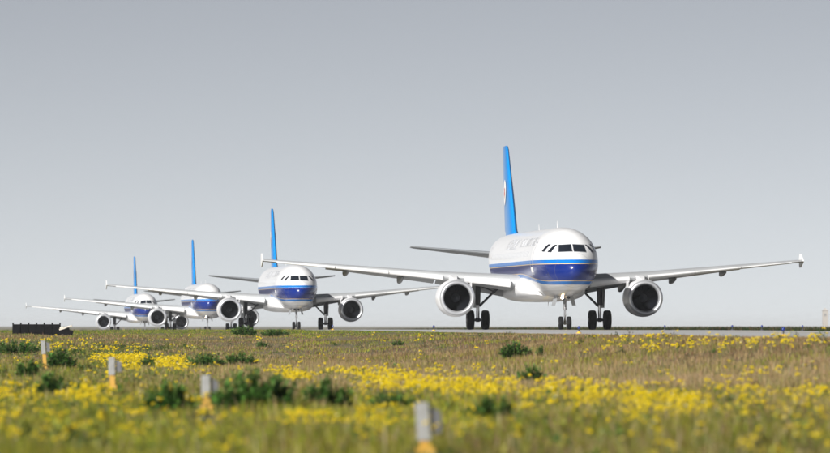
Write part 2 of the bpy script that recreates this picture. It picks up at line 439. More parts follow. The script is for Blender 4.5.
def make_airliner():
    root = bpy.data.objects.new('airliner', None); C.objects.link(root)
    # fuselage
    xs = np.concatenate([[.004, .02, .05, .09, .14, .2, .28, .38, .5, .65, .8], np.arange(1.0, 7, .2), np.arange(7, 25, 1.5), np.arange(25, 37.4, .5), [37.5]])
    NS = 64
    rings = [[fus_pt(x, 2 * math.pi * k / NS) for k in range(NS)] for x in xs]
    fus = mk('fuselage', loft(rings), 'livery', root, sharp=60)
    # belly fairing
    rings = []
    for x, k in ((9.2, 0), (9.8, .45), (10.8, .8), (12, .97), (14, 1), (18, 1), (20, .97), (21.5, .82), (22.8, .5), (23.6, 0)):
        hw = 1.25 + 0.92 * k; bot = 2.05 - .35 * k; top = 2.35 + 1.0 * k
        r = []
        for j in range(28):
            a = 2 * math.pi * j / 28; ca, sa = math.cos(a), math.sin(a)
            r.append((hw * math.copysign(abs(sa) ** .7, sa), x - Y0, (top + bot) / 2 + (top - bot) / 2 * math.copysign(abs(ca) ** .75, ca)))
        rings.append(r)
    mk('belly_fairing', loft(rings), 'white', root, sharp=70)
    # cockpit windows: frames and panes
    for side in (-1, 1):
        for mode, cor in (('front', [(.05, 4.62), (.82, 4.59), (.74, 5.01), (.05, 5.04)]),
                          ('side', [(2.08, 4.58), (2.46, 4.60), (2.36, 5.02), (2.22, 5.01)]),
                          ('side', [(2.86, 4.62), (3.28, 4.66), (2.96, 5.06), (2.68, 5.04)])):
            cx = sum(c[0] for c in cor) / 4; cz = sum(c[1] for c in cor) / 4
            big = [(cx + (c[0] - cx) * 1.10, cz + (c[1] - cz) * 1.13) for c in cor]
            if mode == 'front': big = [(max(.02, a), b) for a, b in big]
            fr = mk('cockpit_window', patch(big, mode, side, off=.006), 'frame', root)
            mk('pane', patch(cor, mode, side, off=.014), 'glass', fr)
    # cabin windows along the right-hand side
    cw = mesh('cabin_window', *patch([(7.0, 4.40), (7.23, 4.40), (7.23, 4.73), (7.0, 4.73)], 'side', -1, 3, 4, off=.006))
    for i in range(37):
        x = 7.0 + i * .533
        if abs(x - 15.3) < .2 or x > 26.4: continue
        link('cabin_window', cw, 'winlight', root, (0, i * .533, 0))
    # doors on the right-hand side: raised outline, and a small white mark on the front one
    for x0, w, z0, z1 in ((5.15, .82, 3.32, 5.2), (28.2, .7, 3.6, 5.2)):
        d = mk('cabin_door', patch([(x0, z0), (x0 + w, z0), (x0 + w, z1), (x0, z1)], 'side', -1, 6, 16, off=.004), 'livery', root)
        parts = []
        for a, b, c2, e in ((x0 - .03, x0 + .03, z0, z1), (x0 + w - .03, x0 + w + .03, z0, z1), (x0, x0 + w, z0 - .03, z0 + .03), (x0, x0 + w, z1 - .03, z1 + .03)):
            parts.append(patch([(a, c2), (b, c2), (b, e), (a, e)], 'side', -1, 2 if b - a < .1 else 6, 12 if b - a < .1 else 2, off=.007))
        mk('door_seam', join(*parts), 'frame', d)
        if x0 < 10:
            mk('door_white_mark', patch([(x0 + .1, 3.42), (x0 + .7, 3.42), (x0 + .7, 3.72), (x0 + .1, 3.72)], 'side', -1, 4, 4, off=.01), 'ewhite', d)
    # antennas and pitot probes
    for x, h in ((8.6, .42), (17.5, .36)):
        mk('antenna', loft([[(s * .02, x - Y0 + k, 6.10) for s, k in ((-1, 0), (0, -.2), (1, 0), (0, .22))], [(s * .012, x - Y0 + .12 + k, 6.13 + h) for s, k in ((-1, 0), (0, -.07), (1, 0), (0, .08))]]), 'antenna', root)
    mk('antenna', loft([[(s * .02, 13 - Y0 + k, 1.74) for s, k in ((-1, 0), (0, -.2), (1, 0), (0, .22))], [(s * .012, 13.1 - Y0 + k, 1.45) for s, k in ((-1, 0), (0, -.07), (1, 0), (0, .08))]]), 'antenna', root)
    for side in (-1, 1):
        p = Vector((surf_y(1.9, 3.3, side), 1.9 - Y0, 3.3)); nn = fus_normal(p)
        mk('pitot_probe', join(tube(p, p + nn * .12, .018), tube(p + nn * .12, p + nn * .13 + Vector((0, -.25, 0)), .014)), 'gear', root)
    # titles on the right-hand side, wrapped onto the skin
    for body, xl, zb, size in (('\u4e2d\u56fd\u5357\u65b9\u822a\u7a7a', 20.3, 5.02, .92), ('CHINA SOUTHERN', 13.6, 5.05, .92)):
        cu = bpy.data.curves.new('title', 'FONT'); cu.body = body; cu.size = size; cu.fill_mode = 'BOTH'; cu.resolution_u = 3
        to = bpy.data.objects.new('title', cu); C.objects.link(to)
        dg = bpy.context.evaluated_depsgraph_get()
        tm = bpy.data.meshes.new_from_object(to.evaluated_get(dg))
        C.objects.unlink(to); bpy.data.objects.remove(to)
        if len(tm.vertices) == 0: continue
        for v in tm.vertices:
            ang = (v.co.y + zb - 4.055) / 2.07
            x = xl - v.co.x
            v.co = Vector((-1.987 * math.cos(ang), x - Y0, 4.055 + 2.084 * math.sin(ang)))
        tm.materials.clear(); tm.name = 'title_lettering'
        link('title_lettering', tm, 'navy', root)
    # tail fin with rudder
    def fin_sec(z, xle, ch, tc, a, b, nn=12):
        up = []; lo = []
        for i in range(nn + 1):
            u = a + (b - a) * (1 - math.cos(math.pi * i / nn)) / 2
            t = 5 * tc * ch * (.2969 * math.sqrt(u) - .126 * u - .3516 * u*u + .2843 * u**3 - .1036 * u**4)
            up.append((t, xle + u * ch - Y0, z)); lo.append((-t, xle + u * ch - Y0, z))
        return up + lo[::-1]
    fz = [(5.85, 28.6, 7.0, .085), (6.35, 29.9, 5.65, .095), (8.5, 31.5, 4.55, .10), (11.65, 33.95, 2.65, .10), (11.9, 34.35, 2.1, .07)]
    fin = mk('tail_fin', loft([fin_sec(z, x, c, t, 0, .70) for z, x, c, t in fz]), 'finblue', root, sharp=50)
    mk('rudder', loft([fin_sec(z, x + .012, c, t * .97, .71, 1) for z, x, c, t in fz[1:-1]] + [fin_sec(11.88, 34.35, 2.1, .07, .71, 1)]), 'rudder', fin, sharp=50)
    # round emblem with a red flower, both faces of the fin
    fa = np.array(fz)
    def fin_half(xa, z):
        xle, ch, tc = [float(np.interp(z, fa[:, 0], fa[:, k])) for k in (1, 2, 3)]
        u = min(.999, max(.001, (xa - xle) / ch))
        return 5 * tc * ch * (.2969 * math.sqrt(u) - .126 * u - .3516 * u*u + .2843 * u**3 - .1036 * u**4)
    for side in (-1, 1):
        def disc(cx_, cz, r, off, lob=0, n=40, nr_=6):
            V = []; F = []
            for i in range(nr_ + 1):
                for k in range(n):
                    a = 2 * math.pi * k / n; rr = max(.004, r * i / nr_ * (1 - lob + lob * abs(math.cos(2.5 * a + .6))))
                    xa, zz = cx_ + rr * math.cos(a), cz + rr * math.sin(a)
                    V.append((side * (fin_half(xa, zz) + off), xa - Y0, zz))
            for i in range(nr_):
                for k in range(n):
                    q = (i * n + k, i * n + (k + 1) % n, (i + 1) * n + (k + 1) % n, (i + 1) * n + k)
                    F.append(q if side > 0 else q[::-1])
            return V, F
        e = mk('tail_emblem', disc(33.8, 8.85, .82, .03), 'ewhite', fin, sharp=60)
        e['label'] = 'white round emblem with a red flower'
        mk('tail_emblem_flower', disc(33.8, 8.85, .36, .042, .6), 'red', fin, sharp=60)
    # tailplane
    tp = np.array([(.35, 31.1, 4.80, 4.1), (6.2, 34.5, 5.36, 1.35)])
    for side in (-1, 1):
        rings = []
        for y in (.35, 2, 4, 5.9, 6.2):
            xle, z, ch = [np.interp(y, tp[:, 0], tp[:, k]) for k in (1, 2, 3)]
            if y > 6: xle += .25; ch -= .3
            rings.append(place_sec(airfoil(12, .10, 0), y, xle, z, ch, R(3.0), side))
        v, f = loft(rings)
        if side > 0: f = [tuple(reversed(q)) for q in f]
        mk('tailplane', (v, f), 'shadegrey', root, sharp=50)
    # wings with slats, flaps, track fairings and tip fences
    def slat_pts(tc):
        af = airfoil(24, tc)
        i0 = min(range(len(af)), key=lambda k: af[k][0])
        up = [p for p in af[:i0 + 1] if p[0] < .17]; lo = [p for p in af[i0 + 1:] if p[0] < .05]
        back = [(.075, -.012), (.09, .012), (.12, .045 * tc / .12)]
        pts = up + lo + back
        a = R(-16); out = []
        for x, z in pts:
            out.append((x * math.cos(a) - z * math.sin(a) - .062, x * math.sin(a) * -1 * -1 + z * math.cos(a) - .006))
        return out
    def flap_pts(tc):
        a = R(14); out = []
        for x, z in airfoil(8, .11, .01):
            x *= .22
            z *= .22
            out.append((.86 + x * math.cos(a) + z * math.sin(a), -.012 - x * math.sin(a) + z * math.cos(a)))
        return out
    for side in (-1, 1):
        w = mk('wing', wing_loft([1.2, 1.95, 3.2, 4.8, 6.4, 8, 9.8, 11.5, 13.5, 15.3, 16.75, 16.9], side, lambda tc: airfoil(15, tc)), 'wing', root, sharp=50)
        for a, b in ((2.45, 5.05), (6.35, 9.45), (9.51, 12.6), (12.66, 16.1)):
            mk('slat', wing_loft(list(np.linspace(a, b, 4)), side, slat_pts), 'slat', w, sharp=35)
        for a, b in ((2.05, 6.3), (6.42, 13.0)):
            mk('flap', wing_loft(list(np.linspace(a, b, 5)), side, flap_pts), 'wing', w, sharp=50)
        for y, L, h in ((5.2, 3.2, .62), (8.5, 2.9, .52), (11.8, 2.5, .42)):
            xle, z, ch, tc, tw = wp(y); xs_ = xle + ch * .62
            rings = []
            for t in np.linspace(0, 1, 11):
                rr = math.sqrt(max(.0004, 4 * t * (1 - t))) if t < .5 else max(.03, (1 - (2 * t - 1) ** 1.6))
                x = xs_ + L * (t - .15); zc_ = z - (x - xle) * math.sin(tw) - h * .42 - max(0, t - .4) * L * .16
                rings.append([(side * y + .19 * rr * math.sin(2 * math.pi * k / 14), x - Y0, zc_ + h * .55 * rr * math.cos(2 * math.pi * k / 14)) for k in range(14)])
            mk('flap_track_fairing', loft(rings), 'grey', w, sharp=60)
        # tip fence: an arrow-shaped plate reaching above and below the tip
        y = 16.9; x0 = 19.9 - Y0; z = 4.27
        ol = [(x0 - .1, z), (x0 + .85, z + .45), (x0 + 1.25, z + .46), (x0 + 1.5, z + .05), (x0 + 1.35, z - .38), (x0 + 1.0, z - .37), (x0 + .15, z - .10)]
        rings = [[(side * (y + t), a, b + (b - z) * .0) for a, b in ol] for t in (-.01, .055)]
        v, f = loft(rings)
        if side > 0: f = [tuple(reversed(q)) for q in f]
        mk('wingtip_fence', (v, f), 'slat', w, smooth=False)
    # engines
    for side in (-1, 1):
        ex, ez, ey = side * 5.75, 1.93, 11.3 - Y0
        nac = mk('engine_nacelle', revolve_y([(.16, 1.075), (.35, 1.11), (.8, 1.145), (1.4, 1.155), (2.2, 1.12), (3.0, 1.01), (3.55, .90), (3.55, .86), (2.6, .9)], 48, ex, ez, ey), 'white', root, sharp=50)
        mk('inlet_lip', revolve_y([(.22, .80), (.12, .82), (.05, .855), (.005, .90), (.0, .945), (.02, .995), (.07, 1.04), (.155, 1.078)], 48, ex, ez, ey), 'metal', nac, sharp=70)
        mk('inlet_duct', revolve_y([(.22, .799), (.5, .80), (.95, .86), (1.35, .875)], 48, ex, ez, ey), 'dark', nac, sharp=70)
        bl = []
        for k in range(30):
            a = 2 * math.pi * k / 30; V = []
            for t in np.linspace(0, 1, 4):
                r = .27 + .59 * t; wd = .045 + .055 * t; tw = R(28 + 34 * t); aa = a + .10 * t
                for q in (-1, 1):
                    da = q * wd * math.sin(tw) / r
                    V.append((ex + r * math.sin(aa + da), ey + 1.15 + q * wd * math.cos(tw), ez + r * math.cos(aa + da)))
            bl.append((V, [(2*i, 2*i+1, 2*i+3, 2*i+2) for i in range(3)]))
        bl.append(revolve_y([(1.3, .88), (1.31, .02)], 32, ex, ez, ey))
        mk('fan', join(*bl), 'blade', nac, sharp=30)
        mk('spinner', revolve_y([(.78, .01), (.82, .06), (.92, .14), (1.05, .22), (1.2, .275)], 24, ex, ez, ey), 'spin', nac, sharp=60)
        mk('exhaust_cone', revolve_y([(2.7, .66), (3.6, .62), (4.35, .48), (4.36, .38), (4.6, .30), (5.1, .02)], 28, ex, ez, ey), 'hot', nac, sharp=40)
        mk('nacelle_strake', box(ex - side * .95, ey + 1.3, ez + .85, .02, .9, .34), 'white', nac, smooth=False)
        xle, z, ch, tc, tw = wp(5.75)
        rings = []
        for x, zb, zt, hw in ((12.35, 2.95, 3.02, .03), (12.7, 2.8, 3.14, .14), (13.4, 2.6, 3.3, .20), (14.2, 2.5, 3.34, .21), (15.6, 2.6, 3.25, .20), (17.0, 2.85, 3.15, .12), (17.8, 2.95, 3.05, .03)):
            rings.append([(ex + s * hw, x - Y0, zz) for s, zz in ((-1, zb), (1, zb), (1, zt), (-1, zt))])
        mk('pylon', loft(rings), 'white', root, sharp=30)
    # wheels
    def wheel_mesh(r, w, nm):
        p = [(-w/2, r*.52), (-w/2, r*.80), (-w*.46, r*.92), (-w*.33, r*.985), (-w*.17, r), (-w*.15, r*.982), (-w*.12, r), (0, r*1.003), (w*.12, r), (w*.15, r*.982), (w*.17, r), (w*.33, r*.985), (w*.46, r*.92), (w/2, r*.80), (w/2, r*.52)]
        t = mesh(nm + '_tyre', *revolve_x(p, 36), sharp=60)
        q = [(-w*.505, r*.10), (-w*.52, r*.16), (-w*.44, r*.3), (-w*.44, r*.44), (-w*.52, r*.53), (w*.52, r*.53), (w*.44, r*.44), (w*.44, r*.3), (w*.52, r*.16), (w*.505, r*.10)]
        rm = mesh(nm + '_rim', *revolve_x(q, 28), sharp=30)
        return t, rm
    mt, mr_ = wheel_mesh(.60, .44, 'main'); nt, nr = wheel_mesh(.40, .245, 'nose')
    # main landing gear
    for side in (-1, 1):
        x = side * 3.795
        v = join(tube((x, .02, 3.15), (x, 0, 1.55), .185, .165, 16), tube((x, 0, 1.62), (x, 0, 1.52), .2, .2, 16),
                 tube((x - .62, 0, .60), (x + .62, 0, .60), .085, .085, 12), tube((x, 0, .74), (x, 0, .48), .14, .12, 14),
                 tube((x, .16, 1.55), (x, .42, 1.12), .045), tube((x, .42, 1.12), (x, .12, .68), .045))
        gr = mk('main_landing_gear', v, 'gear', root, sharp=35)
        mk('oleo_piston', tube((x, 0, 1.56), (x, 0, .7), .105, .105, 16), 'chrome', gr)
        mk('side_brace', join(tube((x - side * .1, 0, 1.45), (x - side * 1.0, -.05, 2.35), .075, .07), tube((x - side * 1.0, -.05, 2.35), (x - side * 1.65, -.1, 2.85), .075, .06),
                              tube((x - side * 1.0, -.05, 2.35), (x - side * .1, 0, 2.72), .04, .04), tube((x - side*1.0, -.12, 2.35), (x - side*1.0, .02, 2.35), .1)), 'gear', gr, sharp=35)
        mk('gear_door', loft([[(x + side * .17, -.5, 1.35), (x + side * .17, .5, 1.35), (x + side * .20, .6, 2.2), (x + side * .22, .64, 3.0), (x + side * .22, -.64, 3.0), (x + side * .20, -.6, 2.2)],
                              [(x + side * .22, -.5, 1.35), (x + side * .22, .5, 1.35), (x + side * .25, .6, 2.2), (x + side * .27, .64, 3.0), (x + side * .27, -.64, 3.0), (x + side * .25, -.6, 2.2)]]), 'shadegrey', gr, smooth=False)
        for k in (-1, 1):
            link('tyre', mt, 'tyre', gr, (x + k * .465, 0, .60)); link('rim', mr_, 'rim', gr, (x + k * .465, 0, .60))
    # nose gear with its landing lights
    ny = 5.07 - Y0
    v = join(tube((0, ny + .12, 2.6), (0, ny, 1.25), .10, .09, 14), tube((0, ny - .01, 1.3), (0, ny - .01, 1.2), .12, .12, 14), tube((-.33, ny, .40), (.33, ny, .40), .05, .05), tube((0, ny, .56), (0, ny, .3), .075, .07),
             tube((0, ny - .1, 1.2), (0, ny - .3, .86), .03), tube((0, ny - .3, .86), (0, ny - .06, .5), .03), tube((0, ny, 1.35), (0, ny - 1.1, 2.2), .045), box(0, ny - .1, 1.98, .52, .06, .10))
    ng = mk('nose_landing_gear', v, 'rim', root, sharp=35)
    mk('oleo_piston', tube((0, ny, 1.22), (0, ny, .5), .06, .06, 14), 'chrome', ng)
    for k in (-1, 1):
        link('tyre', nt, 'tyre', ng, (k * .245, ny, .40)); link('rim', nr, 'rim', ng, (k * .245, ny, .40))
        mk('gear_door', loft([[(k * (.42 + .05), ny - .2, 2.05), (k * (.42 + .05), ny + 1.4, 2.05), (k * (.60 + .05), ny + 1.3, 1.45), (k * (.60 + .05), ny - .1, 1.45)], [(k * .42, ny - .2, 2.05), (k * .42, ny + 1.4, 2.05), (k * .60, ny + 1.3, 1.45), (k * .60, ny - .1, 1.45)]]), 'grey', ng, smooth=False)
        lt = mk('landing_light', revolve_y([(.0, .085), (.02, .10), (.12, .085), (.18, .03)], 20, k * .19, 1.92, ny - .25, cap=False), 'chrome', ng)
        mk('light_lens', revolve_y([(-.015, .01), (-.01, .06), (.005, .084)], 20, k * .19, 1.92, ny - .25), 'lamp' if k < 0 else 'glass', ng)
    return root

plane = make_airliner()
GP = 'airliners queuing nose to tail on the taxiway'
PL = [(7.65, 346, 'largest and nearest white and blue airliner, on the right of the queue'),
      (-12.3, 533, 'second airliner of the queue, whose tail rises behind the nearest airliner\'s left wingtip'),
      (-26.75, 700, 'third airliner of the queue, its wing crossing in front of the leftmost tail'),
      (-41.0, 836, 'farthest and smallest airliner, the leftmost tail, behind the black barrier')]
for i, (x, D, lab) in enumerate(PL):
    p = plane if i == 0 else copy_tree(plane)
    p.location = (x, D, float(taxi_z(D)) + .03)
    p.rotation_euler = (0, 0, HEAD)
    tag(p, lab, 'airplane', GP)
    if i in (1, 3):                                 # these two taxi with the landing light off
        for gch in p.children:
            for ch in gch.children:
                if ch.name.startswith('light_lens') and ch.data.materials[0] == M['lamp']:
                    ch.data = ch.data.copy(); ch.data.materials[0] = M['glass']

# ------------------------------------------------------------------ taxiway edge lights
def edge_light(bm):
    r = bpy.data.objects.new('taxiway_edge_light', None); C.objects.link(r)
    mk('base', join(tube((0, 0, 0), (0, 0, .03), .15, .15, 16), tube((0, 0, .03), (0, 0, .09), .10, .06, 14)), bm, r, sharp=35)
    mk('stem', join(tube((0, 0, .06), (0, 0, .22), .03, .03), tube((0, 0, .21), (0, 0, .24), .06, .07)), 'gear', r, sharp=35)
    prof_ = [(.24, .072), (.28, .075), (.33, .068), (.365, .045), (.38, .01)]
    rings = [[(q * math.cos(2 * math.pi * k / 16), q * math.sin(2 * math.pi * k / 16), z) for k in range(16)] for z, q in prof_]
    mk('lens', loft(rings), 'lampblue', r, sharp=60)
    return r
el0 = {-1: edge_light('lampyellow'), 1: edge_light('gear')}; first = {-1: True, 1: True}
EL = [(-1, 190, 'blue lens edge light on yellow base, near edge, far right below the wingtip'),
      (-1, 243, 'blue lens edge light in front of the nearest airliner\'s nose wheels'),
      (-1, 303, 'edge light on yellow base standing left of the nearest airliner\'s left engine'),
      (-1, 366, 'edge light on yellow base by the second airliner\'s right-hand wheels'),
      (1, 368, 'edge light on the far edge, first one right of the nearest airliner\'s right engine'),
      (1, 340, 'edge light on the far edge, second one right of the nearest airliner\'s right engine'),
      (1, 329, 'edge light on the far edge, third one right of the nearest airliner\'s right engine'),
      (1, 315, 'edge light on the far edge, the one closest to the right border')]
for side, D, lab in EL:
    r = el0[side] if first[side] else copy_tree(el0[side]); first[side] = False
    X = float(xc(D)) + side * (HW - .5)
    r.location = (X, D, float(taxi_z(D)) - .002); r.scale = (.85, .85, .85)
    tag(r, lab, 'edge light', 'blue lights along the taxiway edges')

# ------------------------------------------------------------------ marker posts in the field
def plate(x0, y0, x1, y1, z0, z1, t, slope=0.0):
    d = Vector((x1 - x0, y1 - y0, 0)).normalized(); nrm = Vector((-d.y, d.x, 0)) * t
    V = []
    for o_ in (Vector((0, 0, 0)), nrm):
        V += [Vector((x0, y0, z0)) + o_, Vector((x1, y1, z0)) + o_, Vector((x1, y1, z1 - slope)) + o_, Vector((x0, y0, z1)) + o_]
    return V, [(0, 1, 2, 3), (7, 6, 5, 4), (0, 4, 5, 1), (1, 5, 6, 2), (2, 6, 7, 3), (3, 7, 4, 0)]
MP = [(425, 64.6, .62, .44, 'blurred grey marker post nearest the camera, at the bottom edge'),
      (206, 97.7, .62, .38, 'marker post between two dark green weed clumps, second nearest'),
      (112, 127, .74, .40, 'marker post with tall orange stem, second from the left'),
      (45, 191, .98, .46, 'farthest and leftmost marker post, beside a dark weed clump')]
for px, D, T, hh, lab in MP:
    X = (px - 415) / FPX * D; z = gz(X, D)
    r = bpy.data.objects.new('marker_post', None); C.objects.link(r)
    r.location = (X, D, z - .02); r.rotation_euler = (R(random.uniform(-2, 2)), R(random.uniform(-5, 3)), R(random.uniform(-6, 6)))
    mk('stem', join(box(0.01, .03, (T - hh) / 2 + .03, .12, .05, T - hh + .1), box(.01, .03, .05, .22, .2, .1)), 'orange', r, smooth=False)
    mk('front_plate', plate(-.075, 0, .075, -.03, T - hh, T, .03), 'markwhite', r, smooth=False)
    mk('side_plate', plate(.105, .03, .215, .10, T - hh + .07, T - .05, .025, .07), 'markgrey', r, smooth=False)
    tag(r, lab, 'marker post', 'marker posts in a line across the field')

# ------------------------------------------------------------------ black barrier at the far left
D = 318.0
x0 = (13 - 415) / FPX * D; x1 = (60 - 415) / FPX * D
zb = gz((x0 + x1) / 2, D)
r = bpy.data.objects.new('barrier', None); C.objects.link(r); r.location = ((x0 + x1) / 2, D, zb - .06)
wd = x1 - x0; N = 6
for i in range(N):
    xa = -wd / 2 + wd * i / N
    mk('barrier_panel', join(box(xa + wd / N / 2, 0, .37, wd / N - .03, .07, .60), box(xa + wd / N / 2, -.045, .22, wd / N - .05, .03, .06), box(xa + wd / N / 2, -.045, .50, wd / N - .05, .03, .06)), 'black', r, smooth=False)
for i in range(N + 1):
    xa = -wd / 2 + wd * i / N
    mk('barrier_post', join(box(xa, .075, .36, .07, .07, .74), box(xa, .075, .74, .12, .10, .04), box(xa, .25, .03, .1, .5, .05)), 'black', r, smooth=False)
tag(r, 'long low black barrier with posts at the left edge of the grass', 'barrier')
def wedge(name, lab, cx, tilt, L, h, m, cat, z, dy=0):
    o = mk(name, join(box(0, 0, h / 2, L, .35, h), box(L * .2, -.19, h * .55, L * .3, .06, h * .5), box(-L * .3, .0, h + .04, L * .25, .25, .08)), m, None, smooth=False)
    X = (cx - 415) / FPX * (D + dy)
    o.location = (X, D + dy, gz(X, D + dy) + z); o.rotation_euler = (0, R(tilt), 0)
    tag(o, lab, cat); return o
wedge('metal_beam', 'black metal beam lying tilted against the right end of the black barrier', 63, -16, .85, .26, 'black', 'beam', .10, -.35)
wedge('metal_block', 'short black metal block at the right tip of the barrier', 68, 9, .5, .34, 'black', 'block', -.01, -.45)
wedge('pale_board', 'pale board lying on top of the black beam', 66, -17, .75, .09, 'board', 'board', .42, -.35)

# ------------------------------------------------------------------ far things in the haze on the right
def far_tower(px, D, w, h, lab):
    X = (px - 415) / FPX * D; z = gz(X, D)
    r = bpy.data.objects.new('hut_tower', None); C.objects.link(r); r.location = (X, D, z)
    mk('wall', join(box(0, 0, h * .44, w, w, h * .88), box(0, 0, .1, w * 1.15, w * 1.15, .3)), 'far', r, smooth=False)
    mk('roof', loft([[(-w * .6, -w * .6, h * .88), (w * .6, -w * .6, h * .88), (w * .6, w * .6, h * .88), (-w * .6, w * .6, h * .88)], [(-.08, -.08, h), (.08, -.08, h), (.08, .08, h), (-.08, .08, h)]]), 'far', r, smooth=False)
    mk('window', box(0, -w / 2, h * .7, w * .4, .06, h * .1), 'fardark', r, smooth=False)
    tag(r, lab, 'tower')
far_tower(825, 1700, 1.6, 7.0, 'faint beige tower in the haze at the right border')

# ------------------------------------------------------------------ vegetation
def tri_mesh(name, co, tris, tint, m):
    me = bpy.data.meshes.new(name)
    nv, nt_ = len(co), len(tris)
    me.vertices.add(nv); me.vertices.foreach_set('co', np.ascontiguousarray(co, np.float32).ravel())
    me.loops.add(nt_ * 3); me.loops.foreach_set('vertex_index', np.ascontiguousarray(tris, np.int32).ravel())
    me.polygons.add(nt_); me.polygons.foreach_set('loop_start', np.arange(0, nt_ * 3, 3, dtype=np.int32))
    me.update()
    a = me.color_attributes.new('tint', 'FLOAT_COLOR', 'POINT')
    a.data.foreach_set('color', np.ascontiguousarray(np.concatenate([tint, np.ones((nv, 1))], 1), np.float32).ravel())
    me.materials.append(M[m]); me.validate()
    return me

_ph = rng.uniform(0, 6.28, 40); _fr = rng.normal(0, 1, (40, 2))
def noise(X, Y, s, k=0):
    """smooth value noise from a sum of waves, about -1..1"""
    t = 0
    for i in range(7):
        f = _fr[(i + k) % 40] / s
        t = t + np.sin(X * f[0] * 2.2 + Y * f[1] * 2.2 + _ph[(i * 3 + k) % 40])
    return t / 3.2

def blades(X, D, H, Wd, tint, seg=1, lean=.35):
    n = len(X); z = ground_z(X, D) - .01
    az = rng.uniform(0, 2 * math.pi, n); la = rng.uniform(0, 2 * math.pi, n); le = rng.uniform(.05, 1, n) * lean * H
    dx, dy = np.cos(az) * Wd / 2, np.sin(az) * Wd / 2
    lx, ly = np.cos(la) * le, np.sin(la) * le
    b0 = np.stack([X - dx, D - dy, z], 1); b1 = np.stack([X + dx, D + dy, z], 1)
    tp = np.stack([X + lx, D + ly, z + H], 1)
    if seg == 1:
        co = np.stack([b0, b1, tp], 1).reshape(-1, 3)
        tr = np.arange(n * 3).reshape(-1, 3)
        return co, tr, np.repeat(tint, 3, 0)
    m0 = np.stack([X - dx * .8 + lx * .3, D - dy * .8 + ly * .3, z + H * .58], 1); m1 = np.stack([X + dx * .8 + lx * .3, D + dy * .8 + ly * .3, z + H * .58], 1)
    co = np.stack([b0, b1, m1, m0, tp], 1).reshape(-1, 3)
    k = np.arange(n)[:, None] * 5
    tr = np.stack([k + np.array([0, 1, 2]), k + np.array([0, 2, 3]), k + np.array([3, 2, 4])], 1).reshape(-1, 3)
    return co, tr, np.repeat(tint, 5, 0)

def scatter(n, d0, d1, far=False):
    D = np.sqrt(rng.uniform(d0 * d0, d1 * d1, n)); X = rng.uniform(-1, 1, n) * (.0741 * D * 1.08 + 2.0)
    q = xc(D) - HW - X
    k = q > .15
    return X[k], D[k]

POSTS = [((px - 415) / FPX * D, D) for px, D, *_ in MP]
def trampled(X, D):
    k = np.ones(len(X))
    for x, d in POSTS:
        xs = x * D / d
        k = np.minimum(k, 1 - .8 * (np.abs(X - xs) < .22) * (D < d + .6) * (D > d - 16))
    return k
PAL = dict(tan=(.34, .245, .105), pink=(.385, .265, .15), brown=(.185, .108, .058), green=(.055, .125, .012), lime=(.31, .325, .018), olive=(.175, .165, .018), pale=(.42, .34, .18))
def bump_(v, c, w): return np.exp(-((v - c) / w) ** 2)
def field_tint(X, D, z):
    """what grows where: weights of the kinds of grass over the field"""
    px, py = to_px(X, D, z)
    nz1 = noise(X, D * .35, 2.2, 1); nz2 = noise(X, D * .3, 5.0, 9); nz3 = noise(X, D * .5, .9, 17)
    nh_ = noise(X, D, 4.5, 11); nk_ = noise(X * .6, D, 3.0, 21)
    w = {}
    left = 1 / (1 + np.exp((px - 190) / 45)); mid = sstep((py - 338) / 6)
    upper = sstep((py - 330) / 8) * (1 - sstep((py - 361) / 8)); tanb = bump_(py, 376, 16) * (1 - left * .75) + .25 * bump_(py, 352, 8)
    low = sstep((py - 388) / 16)
    edge_g = bump_(py, 333.0, 3.2) * (1 - sstep((px - 380) / 180))
    w['brown'] = upper * .85 * np.clip(.8 + 1.1 * nk_, .05, 2.4) * (1 - .55 * left * sstep((py - 345) / 6)) + .25 * low * np.clip(.4 + nz1, 0, 2) + .12
    w['tan'] = .5 * upper * np.clip(.6 - 1.2 * nk_, 0, 2) + .65 * tanb + .30 * low * np.clip(.4 + nz2, 0, 2) * (1 + sstep((px - 480) / 200)) + .15 + .5 * bump_(py, 336, 3) * sstep((px - 420) / 120)
    w['pink'] = .6 * tanb * np.clip(.7 + .6 * nz1, 0, 2) + .08 * upper
    w['green'] = .20 + left * mid * 1.0 * np.clip(.6 + nz1, 0, 2) + .16 * low * np.clip(.4 + nz1, 0, 2) + 1.2 * edge_g
    w['olive'] = low * .9 + .6 * (upper + .5 * tanb) * np.clip(.45 + 1.2 * nh_, 0, 2) + left * mid * .7 + .18
    w['lime'] = 1.7 * low * np.clip(.7 + .6 * nz2, 0, 2) * (1 - .55 * sstep((px - 480) / 200)) + .9 * bump_(py, 371, 4) * np.clip(.5 + nz1, 0, 2) + .7 * edge_g + .75 * (upper + .4 * tanb) * np.clip(.25 + 1.3 * nh_, 0, 2) + left * mid * .35
    w['pale'] = .10 + .15 * tanb + .08 * low
    keys = list(PAL); A = np.stack([np.maximum(w[k], 0) for k in keys], 1); A /= A.sum(1, keepdims=True)
    cl = .5 + .5 * np.sin(noise(X, D, .35, 29) * 5.0 + noise(X, D * .6, 1.0, 31) * 3)
    u = (.6 * cl + .4 * rng.uniform(0, 1, len(X)))[:, None]; u = u * .98 + .01; idx = (np.cumsum(A, 1) < u).sum(1).clip(0, len(keys) - 1)
    col = np.array([PAL[k] for k in keys])[idx]
    col = col * rng.uniform(.62, 1.3, (len(X), 1)) * (1 + rng.uniform(-.1, .1, (len(X), 3)))
    tall = np.array([dict(tan=1.15, pink=1.2, brown=1.0, green=.75, lime=.8, olive=.85, pale=1.25)[k] for k in keys])[idx]
    return col, tall

